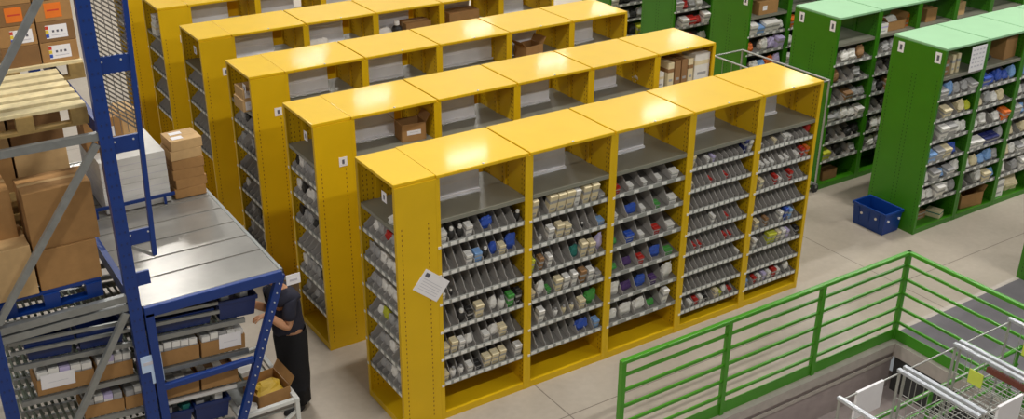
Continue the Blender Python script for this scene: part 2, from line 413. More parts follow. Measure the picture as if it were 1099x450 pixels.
BAYLAB = ['yellow bay with small packs in grey lanes, first in the front row',
          'yellow bay with tall cream cartons on its highest lanes, second in the front row',
          'yellow bay with five broad rounded grey lanes per shelf, third in the front row',
          'yellow bay with mostly empty narrow grey lanes, fourth in the front row',
          'yellow bay at the free right end of the front row, nearest the blue crate']
for k in range(6):
    nb = (5,5,5,5,4,2)[k]
    y = PITCH*k
    for b in range(nb):
        w = XS[b+1]-XS[b]-.001
        if k == 0:
            n = cols['n'][b]; zs = Z6 if b < 3 else Z8
            t = bay('shelving_bay', BAYLAB[b], 'shelving', (XS[b]+.0005,y,0), 0, w, ROWD, ROWH, YEL, YSLOT, YEL, zs, n, (.2,.2,.21,.155,.155)[b], .69, 'bays of the front yellow row')
            M = Matrix.Translation((XS[b]+.0005,y,0))
            for i, z in enumerate(zs):
                stock(M, w, z, n, parse(FR[b][i]), f'on the {ORD[i]} lane shelf down, {ORD[b]} front yellow bay')
        else:
            t = bay('shelving_bay', f'yellow shelving bay, {ORD[b]} after the end unit in the {ROWN[k]} yellow row from the front', 'shelving',
                    (XS[b]+.0005,y,0), 0, w, ROWD, ROWH, YEL, YSLOT, YEL, (), 9, 0, 1.0 if (k,b) in ((2,2),) else .69,
                    f'bays of the {ROWN[k]} yellow row')
        link('bolt', cached('bolt', lambda: MB().lathe([(.012,0),(.012,.006),(.006,.009)], SILVER)), t, (w/2,.012,ROWH))
    # end unit, open towards the aisle at -x
    w, d = ROWD, .4125
    n = 6
    t = bay('end_shelving', f'narrow yellow end unit with side-facing shelves at the left end of the {ROWN[k]} yellow row', 'shelving', (-.413,y+ROWD,0), rad(-90),
            w, d, ROWH, YEL, YSLOT, YEL, Z6 if k < 3 else Z6[:4], n, .15, 0, 'end units of the yellow rows', flat=True)
    # label cards
    def card(s=1.):
        def fn():
            m = MB(); m.box((-.045,-.003,-.05),(.045,0,.05), PAPER); m.box((-.012,-.0042,-.024),(.014,-.003,.022), INK); m.box((-.03,-.0042,-.034),(.03,-.003,-.03), INKL); return m
        return cached('label_card', fn)
    c = link('label_card', card(), t, (ROWD-.2,-.002,2.48)); c['label'] = 'white number card on the open side'
    if k > 0:
        c = link('label_card', card(), t, (ROWD+.001,.3,2.2)); c.rotation_euler = (0,0,rad(90)); c['label'] = 'white number card on the end panel'
    M = Matrix.Translation((-.413,y+ROWD,0)) @ Matrix.Rotation(rad(-90),4,'Z')
    if k < 3:
        rr = random.Random(20+k)
        for i, z in enumerate(Z6):
            its = []
            for lane in range(n):
                if rr.random() < (.75 if k == 0 else .6 if k == 1 else .45):
                    col = rr.choice(['grey','white','grey','white','grey','dark' if k else 'white'])
                    if k == 0 and i == 0 and lane == 3: col = 'red'
                    if k == 0 and i == 3 and lane == 2: col = 'lime'
                    its.append((lane,'p',col,1,rr.uniform(.1,.17)))
            stock(M, w, z, n, its, f'on the {ORD[i]} sloped shelf of the {ROWN[k]} end unit')
# tilted paper sheet taped to the front end panel
pm = MB(); pm.box((-.16,-.0015,-.115),(.16,.0015,.115), PAPER)
pm.box((-.13,-.0025,.05),(-.08,-.0015,.09), INK)
for i in range(5): pm.box((-.12,-.0023,.025-i*.026),(.12,-.0015,.03-i*.026), INKL)
o = tag(pm.build('paper_sheet'), 'white printed sheet hanging tilted on the front yellow end panel', 'paper'); o.location = (-.075,-.0022,1.565); o.rotation_euler = (0,rad(40),0)

# things in the top compartments of the rear yellow rows and on the end units
def cardbox(name, label, cat, loc, size, m=CARD, rz=0, flaps=False, lab=None, group=None, tape=True):
    w, d, h = size; b = MB(); e = .006
    if flaps:
        b.box((-w/2,-d/2,0),(w/2,d/2,e), m)
        b.box((-w/2,-d/2,e),(-w/2+e,d/2,h), m); b.box((w/2-e,-d/2,e),(w/2,d/2,h), m)
        b.box((-w/2+e,-d/2,e),(w/2-e,-d/2+e,h), m); b.box((-w/2+e,d/2-e,e),(w/2-e,d/2,h), m)
    else:
        b.box((-w/2,-d/2,0),(w/2,d/2,h), m)
    o = b.build(name, bev=.004); o.location = loc; o.rotation_euler = (0,0,rz); tag(o, label, cat, group)
    if flaps:
        fl = MB(); fl.hexa([(-w/2,-d/2,h),(-w/2,d/2,h),(-w/2,d/2,h+e),(-w/2,-d/2,h+e),(-w/2-.07,-d/2,h+.07),(-w/2-.07,d/2,h+.07),(-w/2-.07,d/2,h+.076),(-w/2-.07,-d/2,h+.076)], m)
        fl.build('flap', o)
        fl = MB(); fl.hexa([(w/2,-d/2,h),(w/2,d/2,h),(w/2,d/2,h+e),(w/2,-d/2,h+e),(w/2+.05,-d/2,h+.08),(w/2+.05,d/2,h+.08),(w/2+.05,d/2,h+.086),(w/2+.05,-d/2,h+.086)], m)
        fl.build('flap', o)
    elif tape:
        tp = MB(); tp.box((-w/2-.001,-.025,h),(w/2+.001,.025,h+.001), CARDL); tp.box((-w/2-.001,-.025,h*.7),(-w/2,.025,h), CARDL); tp.build('tape', o)
    if lab:
        for i, (kind, px, pz, pw, ph) in enumerate(lab):
            l = MB()
            if kind == 'o':
                l.box((px-pw/2,-d/2-.0015,pz-ph/2),(px+pw/2,-d/2,pz+ph/2), ORANGE)
                l.box((px-pw*.36,-d/2-.0022,pz-ph*.05),(px+pw*.36,-d/2-.0015,pz+ph*.05), REDL)
            else:
                l.box((px-pw/2,-d/2-.0015,pz-ph/2),(px+pw/2,-d/2,pz+ph/2), PAPER)
                if kind == 's':
                    l.box((px-pw/2,-d/2-.0022,pz+ph*.2),(px-pw*.36,-d/2-.0015,pz+ph*.45), REDL); l.box((px-pw/2,-d/2-.0022,pz-ph*.1),(px-pw*.36,-d/2-.0015,pz+ph*.16), YELLOWL)
                    l.box((px-pw/2,-d/2-.0022,pz-ph*.42),(px-pw*.36,-d/2-.0015,pz-ph*.15), GC['blue'])
                    for q in range(3): l.box((px-pw*.2+q*pw*.2,-d/2-.0022,pz-ph*.05),(px-pw*.1+q*pw*.2,-d/2-.0015,pz+ph*.12), INK)
                    l.box((px-pw*.25,-d/2-.0022,pz-ph*.3),(px+pw*.4,-d/2-.0015,pz-ph*.24), INKL)
                else:
                    l.box((px-pw*.3,-d/2-.0022,pz),(px+pw*.3,-d/2-.0015,pz+ph*.1), INKL)
            lo = l.build('label', o); lo['label'] = 'orange sticker' if kind == 'o' else 'white printed sticker'
    return o
zt = 2.2
cardbox('cardboard_box', 'small open cardboard box in the top compartment, first bay of the second yellow row', 'box', (.79,1.98,zt), (.28,.22,.2), CARD, rad(-6), True, [('w',0,.1,.16,.05)])
cardbox('cardboard_box', 'brown cardboard box in the top compartment, fourth bay of the third yellow row', 'box', (3.5,PITCH*2+.2,zt), (.3,.24,.19), CARD, rad(8), True)
cardbox('cardboard_box', 'brown box on top shelf, third bay of the fourth yellow row', 'box', (2.75,PITCH*3+.24,zt), (.4,.25,.2), CARD)
cardbox('cardboard_box', 'brown box on top shelf, fourth bay of the fourth yellow row', 'box', (3.5,PITCH*3+.24,zt), (.5,.25,.25), CARD)
MI = Matrix.Identity(4)
for x, w, h, c, l in [(4.15,.12,.2,'white','white carton leaning at left on top shelf, fifth bay of the second yellow row'),(4.32,.09,.3,'cream','first brown file carton from left, fifth bay top of the second yellow row'),
                (4.43,.09,.31,'brown','second brown file carton from left, fifth bay top of the second yellow row'),(4.54,.09,.31,'brown','third brown file carton from left, fifth bay top of the second yellow row'),
                (4.64,.08,.3,'cream','fourth brown file carton from left, fifth bay top of the second yellow row'),(4.83,.24,.34,'white','large white carton at right on top shelf, fifth bay of the second yellow row')]:
    o = link('carton', carton_mesh(c,w,.26,h,'cream' if c=='white' else 'brown')); tag(o, l, 'carton'); o.location = (x,PITCH+.17,zt)
o = link('plastic_pouch', bag_mesh('white',.2,.16,.12,3)); tag(o, 'white pouch in the top compartment beside file cartons, second yellow row', 'pouch'); o.location = (4.2,PITCH+.06,zt+.0)
o.location = (4.14,PITCH+.38,zt)
for x, kk, c, l in [(1.25,3,'white','white bag'),(2.2,3,'white','white bag')]:
    o = link('plastic_pouch', bag_mesh(c,.3,.2,.17,int(x*3)%5)); tag(o, f'{l} on the top shelf, {"second" if x<2 else "third"} bay of the fourth yellow row', 'bag'); o.location = (x,PITCH*kk+.2,zt)
o = link('bottle', bottle_mesh('dark',.26)); link('cap', cap_mesh('white',.26), o); tag(o, 'dark bottle on the top shelf, third bay of the fourth yellow row', 'bottle'); o.location = (2.42,PITCH*3+.15,zt)
b0 = cardbox('cardboard_box', 'lower white-topped box sticking out of the end unit of the third yellow row', 'box', (-.34,PITCH*2+.33,zt), (.24,.3,.14), CARDL, 0, lab=[('w',0,.07,.18,.1)])
b1 = cardbox('cardboard_box', 'upper white-topped box sticking out of the end unit of the third yellow row', 'box', (-.33,PITCH*2+.34,zt+.14), (.22,.28,.12), CARDL, 0, lab=[('w',0,.06,.18,.08)])
o = link('carton', carton_mesh('white',.2,.2,.16,'cream')); tag(o, 'lower white box on the top shelf of the fifth yellow row end unit', 'box'); o.location = (-.3,PITCH*4+.4,zt)
o = link('carton', carton_mesh('white',.18,.18,.12,'grey')); tag(o, 'upper white box on the top shelf of the fifth yellow row end unit', 'box'); o.location = (-.3,PITCH*4+.4,zt+.161)
o = link('plastic_pouch', bag_mesh('white',.16,.1,.08,2)); tag(o, 'white pouch on the top shelf of the front yellow end unit', 'pouch'); o.location = (-.3,.2,zt)

# ------------------------------------------------------------------ green rows
GX, GW, GD, GH = 7.4, .87, .81, 2.6
GY = [.16, 1.88, 3.57, 5.26, 6.95]
GN = ['crate-side green row','second green row','third green row','fourth green row','rearmost green row']
ZG = (1.9,1.61,1.31,1.01,.71,.43)
PALG = [['white','grey','white','grey','white','sky','cream','grey'], ['dark','grey','grey','dark','white','brown'], ['white','white','grey','lilac','orange','sky'], ['white','white','grey','red'], ['white','grey','lime','dark']]
for r, gy in enumerate(GY):
    nb = (5,6,5,3,2)[r]
    for b in range(nb):
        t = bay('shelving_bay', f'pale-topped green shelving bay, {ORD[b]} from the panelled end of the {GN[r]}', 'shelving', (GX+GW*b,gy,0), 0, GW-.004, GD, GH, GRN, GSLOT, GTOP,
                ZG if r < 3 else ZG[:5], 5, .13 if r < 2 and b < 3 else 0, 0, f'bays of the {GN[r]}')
        if b == 0:
            for q in (.1,.66):
                c = link('label_card', cached('tall_label', lambda: MB().box((-.045,-.003,-.07),(.045,0,.07), PAPER).box((-.016,-.0042,-.036),(.018,-.003,.034), INK)), t, (-.001,.1 if q < .3 else .67,2.46))
                c.rotation_euler = (0,0,rad(-90)); c['label'] = 'white number card on the end panel'
        if b > (2 if r < 2 else 1): continue
        rr = random.Random(100+r*10+b); M = Matrix.Translation((GX+GW*b,gy,0))
        for i, z in enumerate(ZG if r < 3 else ZG[:5]):
            if r >= 3 and i > 3: continue
            if r == 2 and i > 4: continue
            its = []
            for lane in range(5):
                if rr.random() < (.8 if r in (0,2,3) else .7):
                    col = rr.choice(PALG[r])
                    if r == 0 and b == 1 and i == 0: col = 'blue' if lane < 4 else 'sky'
                    if r == 0 and b == 0 and i == 1 and lane == 4: col = 'lime'
                    if r == 0 and b == 1 and i == 2: col = 'white' if lane < 4 else 'orange'
                    if r == 0 and b == 0 and i == 3 and lane == 3: col = 'blue'
                    if r == 0 and b == 1 and i == 3 and lane in (2,3): col = 'navy'
                    if r == 1 and b == 0 and i == 5 and lane == 0: col = 'lime'
                    its.append((lane, 'p' if rr.random() < .75 else 'c', col, 1.05 if lane < 4 else .95, rr.uniform(.11,.19), .14))
            stock(M, GW-.004, z, 5, its, f'on the {ORD[i]} sloped shelf, {ORD[b]} bay of the {GN[r]}')
# top-compartment and base goods of the green rows
gz = 2.2
for i, (x, w, h, c) in enumerate([(7.58,.13,.2,'brown'),(7.73,.06,.24,'cream'),(7.83,.06,.25,'cream')]):
    o = link('carton', carton_mesh(c,w,.22,h,'grey')); tag(o, f'{"brown" if i==0 else "first cream" if i==1 else "second cream"} carton on the top shelf of the green bay beside the crate', 'carton'); o.location = (x,GY[0]+.2,gz)
o = MB(); o.box((-.15,-.002,-.17),(.15,.002,.17), PAPER)
for i in range(5):
    for j in range(4): o.box((-.12+j*.065,-.003,.11-i*.055),(-.08+j*.065,-.002,.13-i*.055), INKL)
o = tag(o.build('paper_sheet'), 'white printed notice hanging at the top of the first green bay', 'paper'); o.location = (8.08,GY[0]-.0065,2.37)
cardbox('cardboard_box', 'tall brown open carton on the top shelf, second bay of the crate-side green row', 'box', (8.93,GY[0]+.3,gz), (.3,.4,.3), CARD, rad(5), True)
o = link('plastic_pouch', bag_mesh('dark',.3,.25,.16,1)); tag(o, 'black bag on the top shelf, second bay of the crate-side green row', 'bag'); o.location = (8.48,GY[0]+.25,gz)
cardbox('cardboard_box', 'open brown box on the base of the second green bay', 'box', (8.72,GY[0]+.2,.075), (.42,.3,.2), CARD, rad(-8), True)
o = link('carton', carton_mesh('cream',.14,.2,.1,'teal')); tag(o, 'cream carton with teal band on the base of the first green bay', 'carton'); o.location = (8.02,GY[0]+.15,.075); o.rotation_euler = (0,0,.3)
o = link('carton', carton_mesh('brown',.2,.15,.12,'grey')); tag(o, 'brown carton on the base of the first green bay', 'carton'); o.location = (7.76,GY[0]+.25,.075)
o = link('carton', carton_mesh('white',.2,.2,.26,'grey')); tag(o, 'white carton on the base of the third green bay', 'carton'); o.location = (9.32,GY[0]+.15,.075)
o = link('plastic_pouch', bag_mesh('cream',.34,.24,.26,3)); tag(o, 'cream sack on the base of the third green bay', 'sack'); o.location = (9.7,GY[0]+.2,.076)
cardbox('cardboard_box', 'open brown box with white contents on top shelf, second bay of the second green row', 'box', (8.78,GY[1]+.25,gz), (.4,.3,.14), CARD, 0, True)
o = link('plastic_pouch', bag_mesh('white',.3,.22,.16,4)); tag(o, 'white pouch lying in the open box, second green row', 'pouch'); o.location = (8.78,GY[1]+.25,gz+.02)
o = link('carton', carton_mesh('white',.22,.25,.14,'lilac')); tag(o, 'white carton on the top shelf, second bay of the second green row', 'carton'); o.location = (8.45,GY[1]+.2,gz)
o = link('carton', carton_mesh('orange',.12,.2,.18,'brown')); tag(o, 'small orange carton beside open box, second green row', 'carton'); o.location = (9.07,GY[1]+.25,gz)
cardbox('cardboard_box', 'brown box on the top shelf, third bay of the second green row', 'box', (9.6,GY[1]+.25,gz), (.24,.25,.2), CARD)
cardbox('cardboard_box', 'brown box on the top shelf, fourth bay of the second green row', 'box', (10.25,GY[1]+.25,gz), (.3,.25,.2), CARDL)
cardbox('cardboard_box', 'brown box with white labels on top shelf, first bay of the third green row', 'box', (7.85,GY[2]+.2,gz-.0), (.4,.3,.2), CARD, 0, lab=[('w',-.08,.1,.09,.07)])
cardbox('cardboard_box', 'brown box on the base, first bay of the second green row', 'box', (7.75,GY[1]+.2,.075), (.3,.25,.16), CARDD)
# green bay that just shows at the right edge
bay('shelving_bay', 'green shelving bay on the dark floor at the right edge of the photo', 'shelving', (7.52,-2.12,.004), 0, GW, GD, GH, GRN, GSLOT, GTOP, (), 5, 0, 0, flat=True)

# ------------------------------------------------------------------ blue crate on the floor
def crate(name, label, cat, loc, size, m, rz=0, group=None, hand=True):
    w, d, h = size; t = thing(name, label, cat, loc, rz, group); b = MB(); e = .012; k = .88
    def ring(z, s): return [(-w/2*s,-d/2*s,z),(w/2*s,-d/2*s,z),(w/2*s,d/2*s,z),(-w/2*s,d/2*s,z)]
    o0 = ring(0,k); o1 = ring(h,.97); i1 = [(x*(1-2*e/w),y*(1-2*e/d),z) for x,y,z in o1]; i0 = [(x*(1-2*e/w),y*(1-2*e/d),e) for x,y,z in ring(e,k)]
    b.poly(o0+o1+i1+i0, [(3,2,1,0)]+[(i,(i+1)%4,4+(i+1)%4,4+i) for i in range(4)]+[(4+i,4+(i+1)%4,8+(i+1)%4,8+i) for i in range(4)]+[(8+i,8+(i+1)%4,12+(i+1)%4,12+i) for i in range(4)]+[(12,13,14,15)], m)
    for sx in (-1,1):
        for q in (-.3,0,.3): b.hexa([(sx*w/2*.89,q*d-.008,.02),(sx*w/2*.89,q*d+.008,.02),(sx*w/2*.97+sx*.008,q*d+.008,h*.85),(sx*w/2*.97+sx*.008,q*d-.008,h*.85),(sx*w/2*.85,q*d-.008,.02),(sx*w/2*.85,q*d+.008,.02),(sx*w/2*.93,q*d+.008,h*.85),(sx*w/2*.93,q*d-.008,h*.85)], m)
    b.build('body', t)
    r = MB(); z0, z1 = h-.035, h+.004; a = w/2+.006; c = d/2+.006
    r.box((-a,-c,z0),(a,-d/2*.955,z1), m); r.box((-a,d/2*.955,z0),(a,c,z1), m); r.box((-a,-d/2*.955,z0),(-w/2*.955,d/2*.955,z1), m); r.box((w/2*.955,-d/2*.955,z0),(a,d/2*.955,z1), m)
    r.build('rim', t, bev=.003)
    if hand:
        for x, y_ in ((-w/2*.965,-.12),(-w/2*.965,.12)):
            MB().tube((x-.006,y_,h*.62),(x+.014,y_,h*.62), .018, PAPER, 12).build('marker_disc', t)
        for q in (-.1,.12): MB().tube((q,-d/2*.985-.002,h*.62),(q,-d/2*.985+.014,h*.62), .018, PAPER, 12).build('marker_disc', t)
    return t
crate('blue_crate', 'empty blue plastic crate on the floor against the green end panel', 'crate', (7.19,.62,0), (.36,.56,.32), CRATEB)

# ------------------------------------------------------------------ cage trolley between yellow and green rows
t = thing('cage_trolley', 'tall wire cage trolley standing between yellow bay end and green row', 'trolley', (7.06,2.72,0))
cx0, cx1, cy0, cy1 = -.3, .28, -.86, .86
HC = 1.72
for sx in (cx0,cx1):
    for sy in (cy0,cy1):
        MB().tube((sx,sy,.12),(sx,sy,HC), .014, WIRE).build('post', t)
        cs = MB(); cs.tube((sx,sy-.02,.062),(sx,sy+.02,.062), .06, RUBBER, 14); cs.box((sx-.02,sy-.03,.07),(sx+.02,sy-.022,.13), GALV); cs.box((sx-.02,sy+.022,.07),(sx+.02,sy+.03,.13), GALV); cs.box((sx-.03,sy-.03,.12),(sx+.03,sy+.03,.13), GALV); cs.build('castor', t)
for sy in (cy0,cy1): MB().tube((cx0,sy,HC),(cx1,sy,HC), .014, WIRE).build('top_rail', t)
for sx in (cx0,cx1): MB().tube((sx,cy0,HC),(sx,cy1,HC), .014, WIRE).build('top_rail', t)
m = MB(); m.box((cx0,cy0,.13),(cx1,cy1,.15), GALV); m.build('deck', t)
m = MB()
for i in range(4):
    z = .35+i*.33
    m.tube((cx0,cy0,z),(cx0,cy1,z), .005, WIRE, 6); m.tube((cx0,cy1,z),(cx1,cy1,z), .005, WIRE, 6)
for i in range(1,9):
    yy = cy0+(cy1-cy0)*i/9; m.tube((cx0,yy,.15),(cx0,yy,HC), .004, WIRE, 6)
m.build('wire_mesh', t)

# ------------------------------------------------------------------ green railing round the pit
ZR = (.94,.77,.59,.40,.22)
t = thing('railing', 'green metal railing with six bars and kick board along the pit edge', 'railing', (3.06,-1.47,0))
def rail_run(p, q, posts, t):
    p = Vector(p); q = Vector(q); d = (q-p).normalized(); off = Vector((3.06,-1.47,0))
    P = lambda v, z: Vector((v.x-off.x, v.y-off.y, z))
    MB().bar(P(p-d*.025,1.09), P(q+d*.025,1.09), .05, .04, RAILG).build('top_rail', t, bev=.006)
    for z in ZR: MB().bar(P(p,z), P(q,z), .022, .028, RAILG).build('bar', t)
    MB().bar(P(p,.065), P(q,.065), .012, .13, RAILG).build('kick_board', t)
    for v in posts: MB().bar(P(Vector(v),0), P(Vector(v),1.075), .05, .05, RAILG).build('post', t)
rail_run((1.10,-1.42,0),(5.06,-1.42,0), [(1.10,-1.42,0),(2.41,-1.42,0),(3.72,-1.42,0),(5.06,-1.42,0)], t)
rail_run((5.06,-1.42,0),(5.06,-4.0,0), [(5.06,-3.0,0),(5.06,-4.0,0)], t)
t = thing('guide_rail', 'low green three-tube guard behind the wire trolleys in the pit', 'railing', (3.8,-2.9,PZ))
for i, (z, r) in enumerate(((.7,.022),(.5,.013),(.34,.013))):
    MB().tube((-1.6,0,z-PZ),(1.2,0,z-PZ), r, RAILG, 12).build('bar', t)
for x in (-1.55,-.2,1.15): MB().bar((x,.0,0),(x,.0,.7-PZ), .03, .03, RAILG).build('post', t)

# ------------------------------------------------------------------ wire trolleys in the pit
TROL = [(2.17,2.98,'leftmost wire trolley in the pit with silver bars and white plate on its far rail'),
        (3.02,3.76,'middle wire trolley in the pit holding a wire basket shelf'),
        (3.8,4.58,'wire trolley in the pit nearest the corner post, lime sticker on its end')]
TY0, TY1, TZ = -3.74, -2.96, 1.2
for i, (x0, x1, lb) in enumerate(TROL):
    t = thing('wire_trolley', lb, 'trolley', ((x0+x1)/2,(TY0+TY1)/2,PZ), 0, 'wire trolleys in the pit')
    a, b, h = (x1-x0)/2-.02, (TY1-TY0)/2, TZ-PZ
    for sx in (-a,a):
        for sy in (-b,b):
            MB().tube((sx,sy,.1),(sx,sy,h-.02), .013, WIRE).build('post', t)
            c = MB(); c.tube((sx-.02,sy,.055),(sx+.02,sy,.055), .054, RUBBER, 14); c.box((sx-.03,sy-.03,.1),(sx+.03,sy+.03,.115), GALV); c.box((sx-.03,sy-.02,.05),(sx-.024,sy+.02,.1), GALV); c.box((sx+.024,sy-.02,.05),(sx+.03,sy+.02,.1), GALV); c.build('castor', t)
        MB().bar((sx,-b-.02,h),(sx,b+.02,h), .042, .03, SILVER).build('end_bar', t, bev=.005)
        w = MB()
        for q in range(1,6): w.tube((sx,-b+2*b*q/6,h-.5),(sx,-b+2*b*q/6,h-.01), .0035, WIRE, 6)
        w.tube((sx,-b,h-.5),(sx,b,h-.5), .006, WIRE, 6); w.tube((sx,-b,h-.28),(sx,b,h-.28), .004, WIRE, 6)
        w.build('wire_end', t)
    for sy in (-b,b):
        MB().tube((-a,sy,h-.03),(a,sy,h-.03), .008, WIRE).build('side_bar', t)
        MB().tube((-a,sy,h-.42),(a,sy,h-.42), .008, WIRE).build('side_bar', t)
    for z in ((h-.62,.6) if i else (.35,)):
        g = MB()
        for q in range(13): g.tube((-a+2*a*q/12,-b,z),(-a+2*a*q/12,b,z), .0045, WIRE, 6)
        for q in range(9): g.tube((-a,-b+2*b*q/8,z-.009),(a,-b+2*b*q/8,z-.009), .0045, WIRE, 6)
        g.tube((-a,-b,z+.04),(a,-b,z+.04), .006, WIRE, 6); g.tube((-a,b,z+.04),(a,b,z+.04), .006, WIRE, 6)
        g.build('basket_shelf', t)
    if i < 2:
        sy = b if i == 0 else -b
        pl = MB(); xx = .0 if i == 0 else .02
        pl.box((xx-.17,sy-.012,h-.3),(xx+.17,sy+.012,h-.02), PAPER); pl.build('label_plate', t)
    if i:
        s = MB(); s.box((a-.005,b-.32,h-.3),(a+.006,b-.18,h-.16), LIME); s.build('sticker', t)
        s = MB(); s.box((a-.02,-b+.06,h-.1),(a+.02,b-.34,h-.05), mat('rust_red',(110,58,44),.6)); s.build('handle_grip', t)

# ------------------------------------------------------------------ pallet rack (end frame seen from the side)
Y0 = .28
RX0, RX1 = -3.71, -2.665
t = thing('pallet_rack', 'tall blue pallet rack with grey diagonal braces at the left', 'rack', (RX0,Y0,0))
def rk(x, y, z): return (x-RX0, y-Y0, z)
def rpost(x, y, name='post'):
    m = MB(); m.box(rk(x-.05,y-.04,0),rk(x+.05,y-.03,5.2), BLUE); m.box(rk(x-.05,y-.03,0),rk(x-.04,y+.04,5.2), BLUE); m.box(rk(x+.04,y-.03,0),rk(x+.05,y+.04,5.2), BLUE)
    m.box(rk(x-.07,y-.06,0),rk(x+.07,y+.06,.008), BLUE)
    z = .2
    while z < 5.1:
        for q in (-.02,.02): m.box(rk(x+q-.006,y-.0415,z),rk(x+q+.006,y-.04,z+.02), BLUED)
        z += .1
    return m.build(name, t)
for y in (Y0,3.1):
    for x in (RX0,RX1): rpost(x, y)
    for z in (3.52,2.12,2.04,.5): 
        if y == Y0 or z != 2.04: MB().bar(rk(RX0+.04,y+.0,z),rk(RX1-.04,y+.0,z), .05, .06, GALV).build('brace', t)
    for (xa,za),(xb,zb) in [((-2.74,3.47),(-3.66,2.2)),((-2.74,2.0),(-3.62,.55)),((-2.74,4.9),(-3.66,3.57))]:
        MB().bar(rk(xa,y-.03,za),rk(xb,y-.03,zb), .05, .045, GALV, up=(0,1,0)).build('brace', t)
for z in (2.08,3.52):
    for x in (RX0,RX1): MB().box(rk(x-.025,Y0+.045,z-.06),rk(x+.025,3.055,z+.06), BLUE).build('beam', t)
# narrow mesh guard fixed beside the near post
gx = -2.41
m = MB(); m.bar(rk(gx+.06,Y0,5.2),rk(gx-.03,Y0,2.44), .035, .04, BLUE); m.build('guard_post', t)
for z, hh, x in ((4.05,.13,gx+.0),(3.42,.13,gx-.01),(2.63,.12,gx-.03)):
    m = MB(); m.box(rk(RX1+.05,Y0-.012,z-hh/2),rk(x+.02,Y0+.012,z+hh/2), BLUE)
    for q in (.06,.2): m.tube(rk(RX1+q,Y0-.018,z+.03),rk(RX1+q,Y0-.012,z+.03), .008, SILVER, 8)
    m.build('guard_plate', t)
m = MB(); m.box(rk(RX1+.05,Y0-.012,2.2),rk(RX1+.16,Y0+.012,2.32), BLUE); m.build('guard_plate', t)
m = MB(); m.bar(rk(RX1+.05,Y0,2.56),rk(gx-.03,Y0,2.43), .02, .025, GALV); m.build('guard_stay', t)
m = MB()
for i in range(44):
    z = 3.5+i*.036
    m.bar(rk(RX1+.05,Y0+.004,z+.2),rk(gx+.01+(z-3.5)*.03,Y0+.004,z), .004, .012, mat('dark_mesh',(112,106,98),.5))
for i in range(4): m.bar(rk(RX1+.08+i*.05,Y0+.009,3.5),rk(RX1+.08+i*.05,Y0+.009,5.2), .004, .006, mat('dark_mesh',(112,106,98),.5))
m.build('guard_mesh', t)
m = MB(); m.box(rk(RX1-.03,Y0-.0455,1.4),rk(RX1+.14,Y0-.0425,1.56), mat('pale_blue_sticker',(186,206,232),.5)); m.box(rk(RX1-.01,Y0-.047,1.47),rk(RX1+.12,Y0-.0456,1.5), INKL); m.box(rk(RX1+.04,Y0-.046,1.28),rk(RX1+.14,Y0-.0426,1.399), mat('pale_blue_sticker',(186,206,232),.5)); o = m.build('sticker', t); o['label'] = 'pale blue sticker'

# pallets
def pallet(label, x0, x1, y0, y1, z, m=WOOD, mb=WOODB, name='wooden_pallet', h=.15):
    p = thing(name, label, 'pallet', ((x0+x1)/2,(y0+y1)/2,z)); a, b = (x1-x0)/2, (y1-y0)/2
    n = 6
    for i in range(n):
        c = -b+(2*b)*(i+.5)/n; MB().box((-a,c-.055,h-.024),(a,c+.055,h), m).build('deck_board', p)
    for c in (-b+.06,0,b-.06):
        MB().box((-a,c-.05,0),(a,c+.05,.02), mb).build('bottom_board', p)
        for x in (-a+.06,0,a-.06): MB().box((x-.06,c-.05,.0201),(x+.06,c+.05,h-.0245), mb).build('block', p)
    return p
pallet('empty pale wooden pallet high in the blue rack, slats facing up', -3.62,-2.74,.36,1.42,3.6)
pallet('wooden pallet under the labelled cartons in the blue rack', -3.62,-2.5,1.5,2.5,3.6)
pp = pallet('blue plastic pallet under the big brown cartons in the rack', -3.62,-2.86,.36,1.36,2.15, BLUE, BLUE, 'plastic_pallet', .15)
for i, (x, nm) in enumerate(((-2.655,'right'),(-2.955,'left'))):
    for l in range(5):
        lab = []
        if l in (0,1): lab = [('s',.0,.085,.17,.11)] if not (i and l == 0) else []
        if i and l == 1: lab = [('s',.03,.08,.17,.11)]
        if l == 2: lab = [('o',-.0,.09,.13,.12)]
        cardbox('labelled_carton', f'brown carton in the {nm} column, {ORD[l]} layer up on the high pallet', 'carton', (x,1.75,3.75+l*.172), (.29,.36,.17), CARDD if (l+i)%2 else CARD, 0, lab=lab, group='cartons on the high pallet')
cardbox('large_carton', 'brown carton at the bottom of the pair on the blue pallet', 'carton', (-3.07,.62,2.3), (.46,.44,.34), CARD)
cardbox('large_carton', 'large brown carton on top of the pair on the blue pallet', 'carton', (-3.05,.6,2.64), (.5,.36,.48), CARD)
cardbox('large_carton', 'squat brown carton at the left edge of the blue pallet', 'carton', (-3.5,.6,2.3), (.36,.44,.42), CARDL)
cardbox('large_carton', 'brown carton on top of the squat one at the left edge of the blue pallet', 'carton', (-3.52,.78,2.72), (.32,.4,.4), CARD)
pallet('wooden pallet behind the big brown cartons in the blue rack', -3.62,-2.74,1.5,2.6,2.15)
for i in range(3):
    for x, nm in ((-3.4,'left'),(-2.96,'right')):
        cardbox('large_carton', f'brown carton, {ORD[i]} up in the {nm} column behind the board stack', 'carton', (x,1.8,2.3+i*.38), (.42,.5,.375), (CARDD,CARD,CARDL)[(i+(x>-3))%3], group='cartons behind the board stack')
# stack of timber behind the cartons
for i in range(5):
    o = MB().box((-.42,-.1,0),(.42,.1,.05), WOODB).build('board', bev=.004); o.location = (-3.28,1.13,2.3+i*.12); tag(o, f'brown board, {ORD[i]} up in the stack behind the big cartons', 'board', 'boards behind the big cartons')
    if i < 4:
        for x in (-3.6,-2.96):
            o = MB().box((-.04,-.1,0),(.04,.1,.069), WOODB).build('wood_block'); o.location = (x,1.13,2.3505+i*.12); tag(o, f'{"left" if x<-3.3 else "right"} wooden spacer block above the {ORD[i]} board behind the big cartons', 'block', 'spacer blocks between boards')

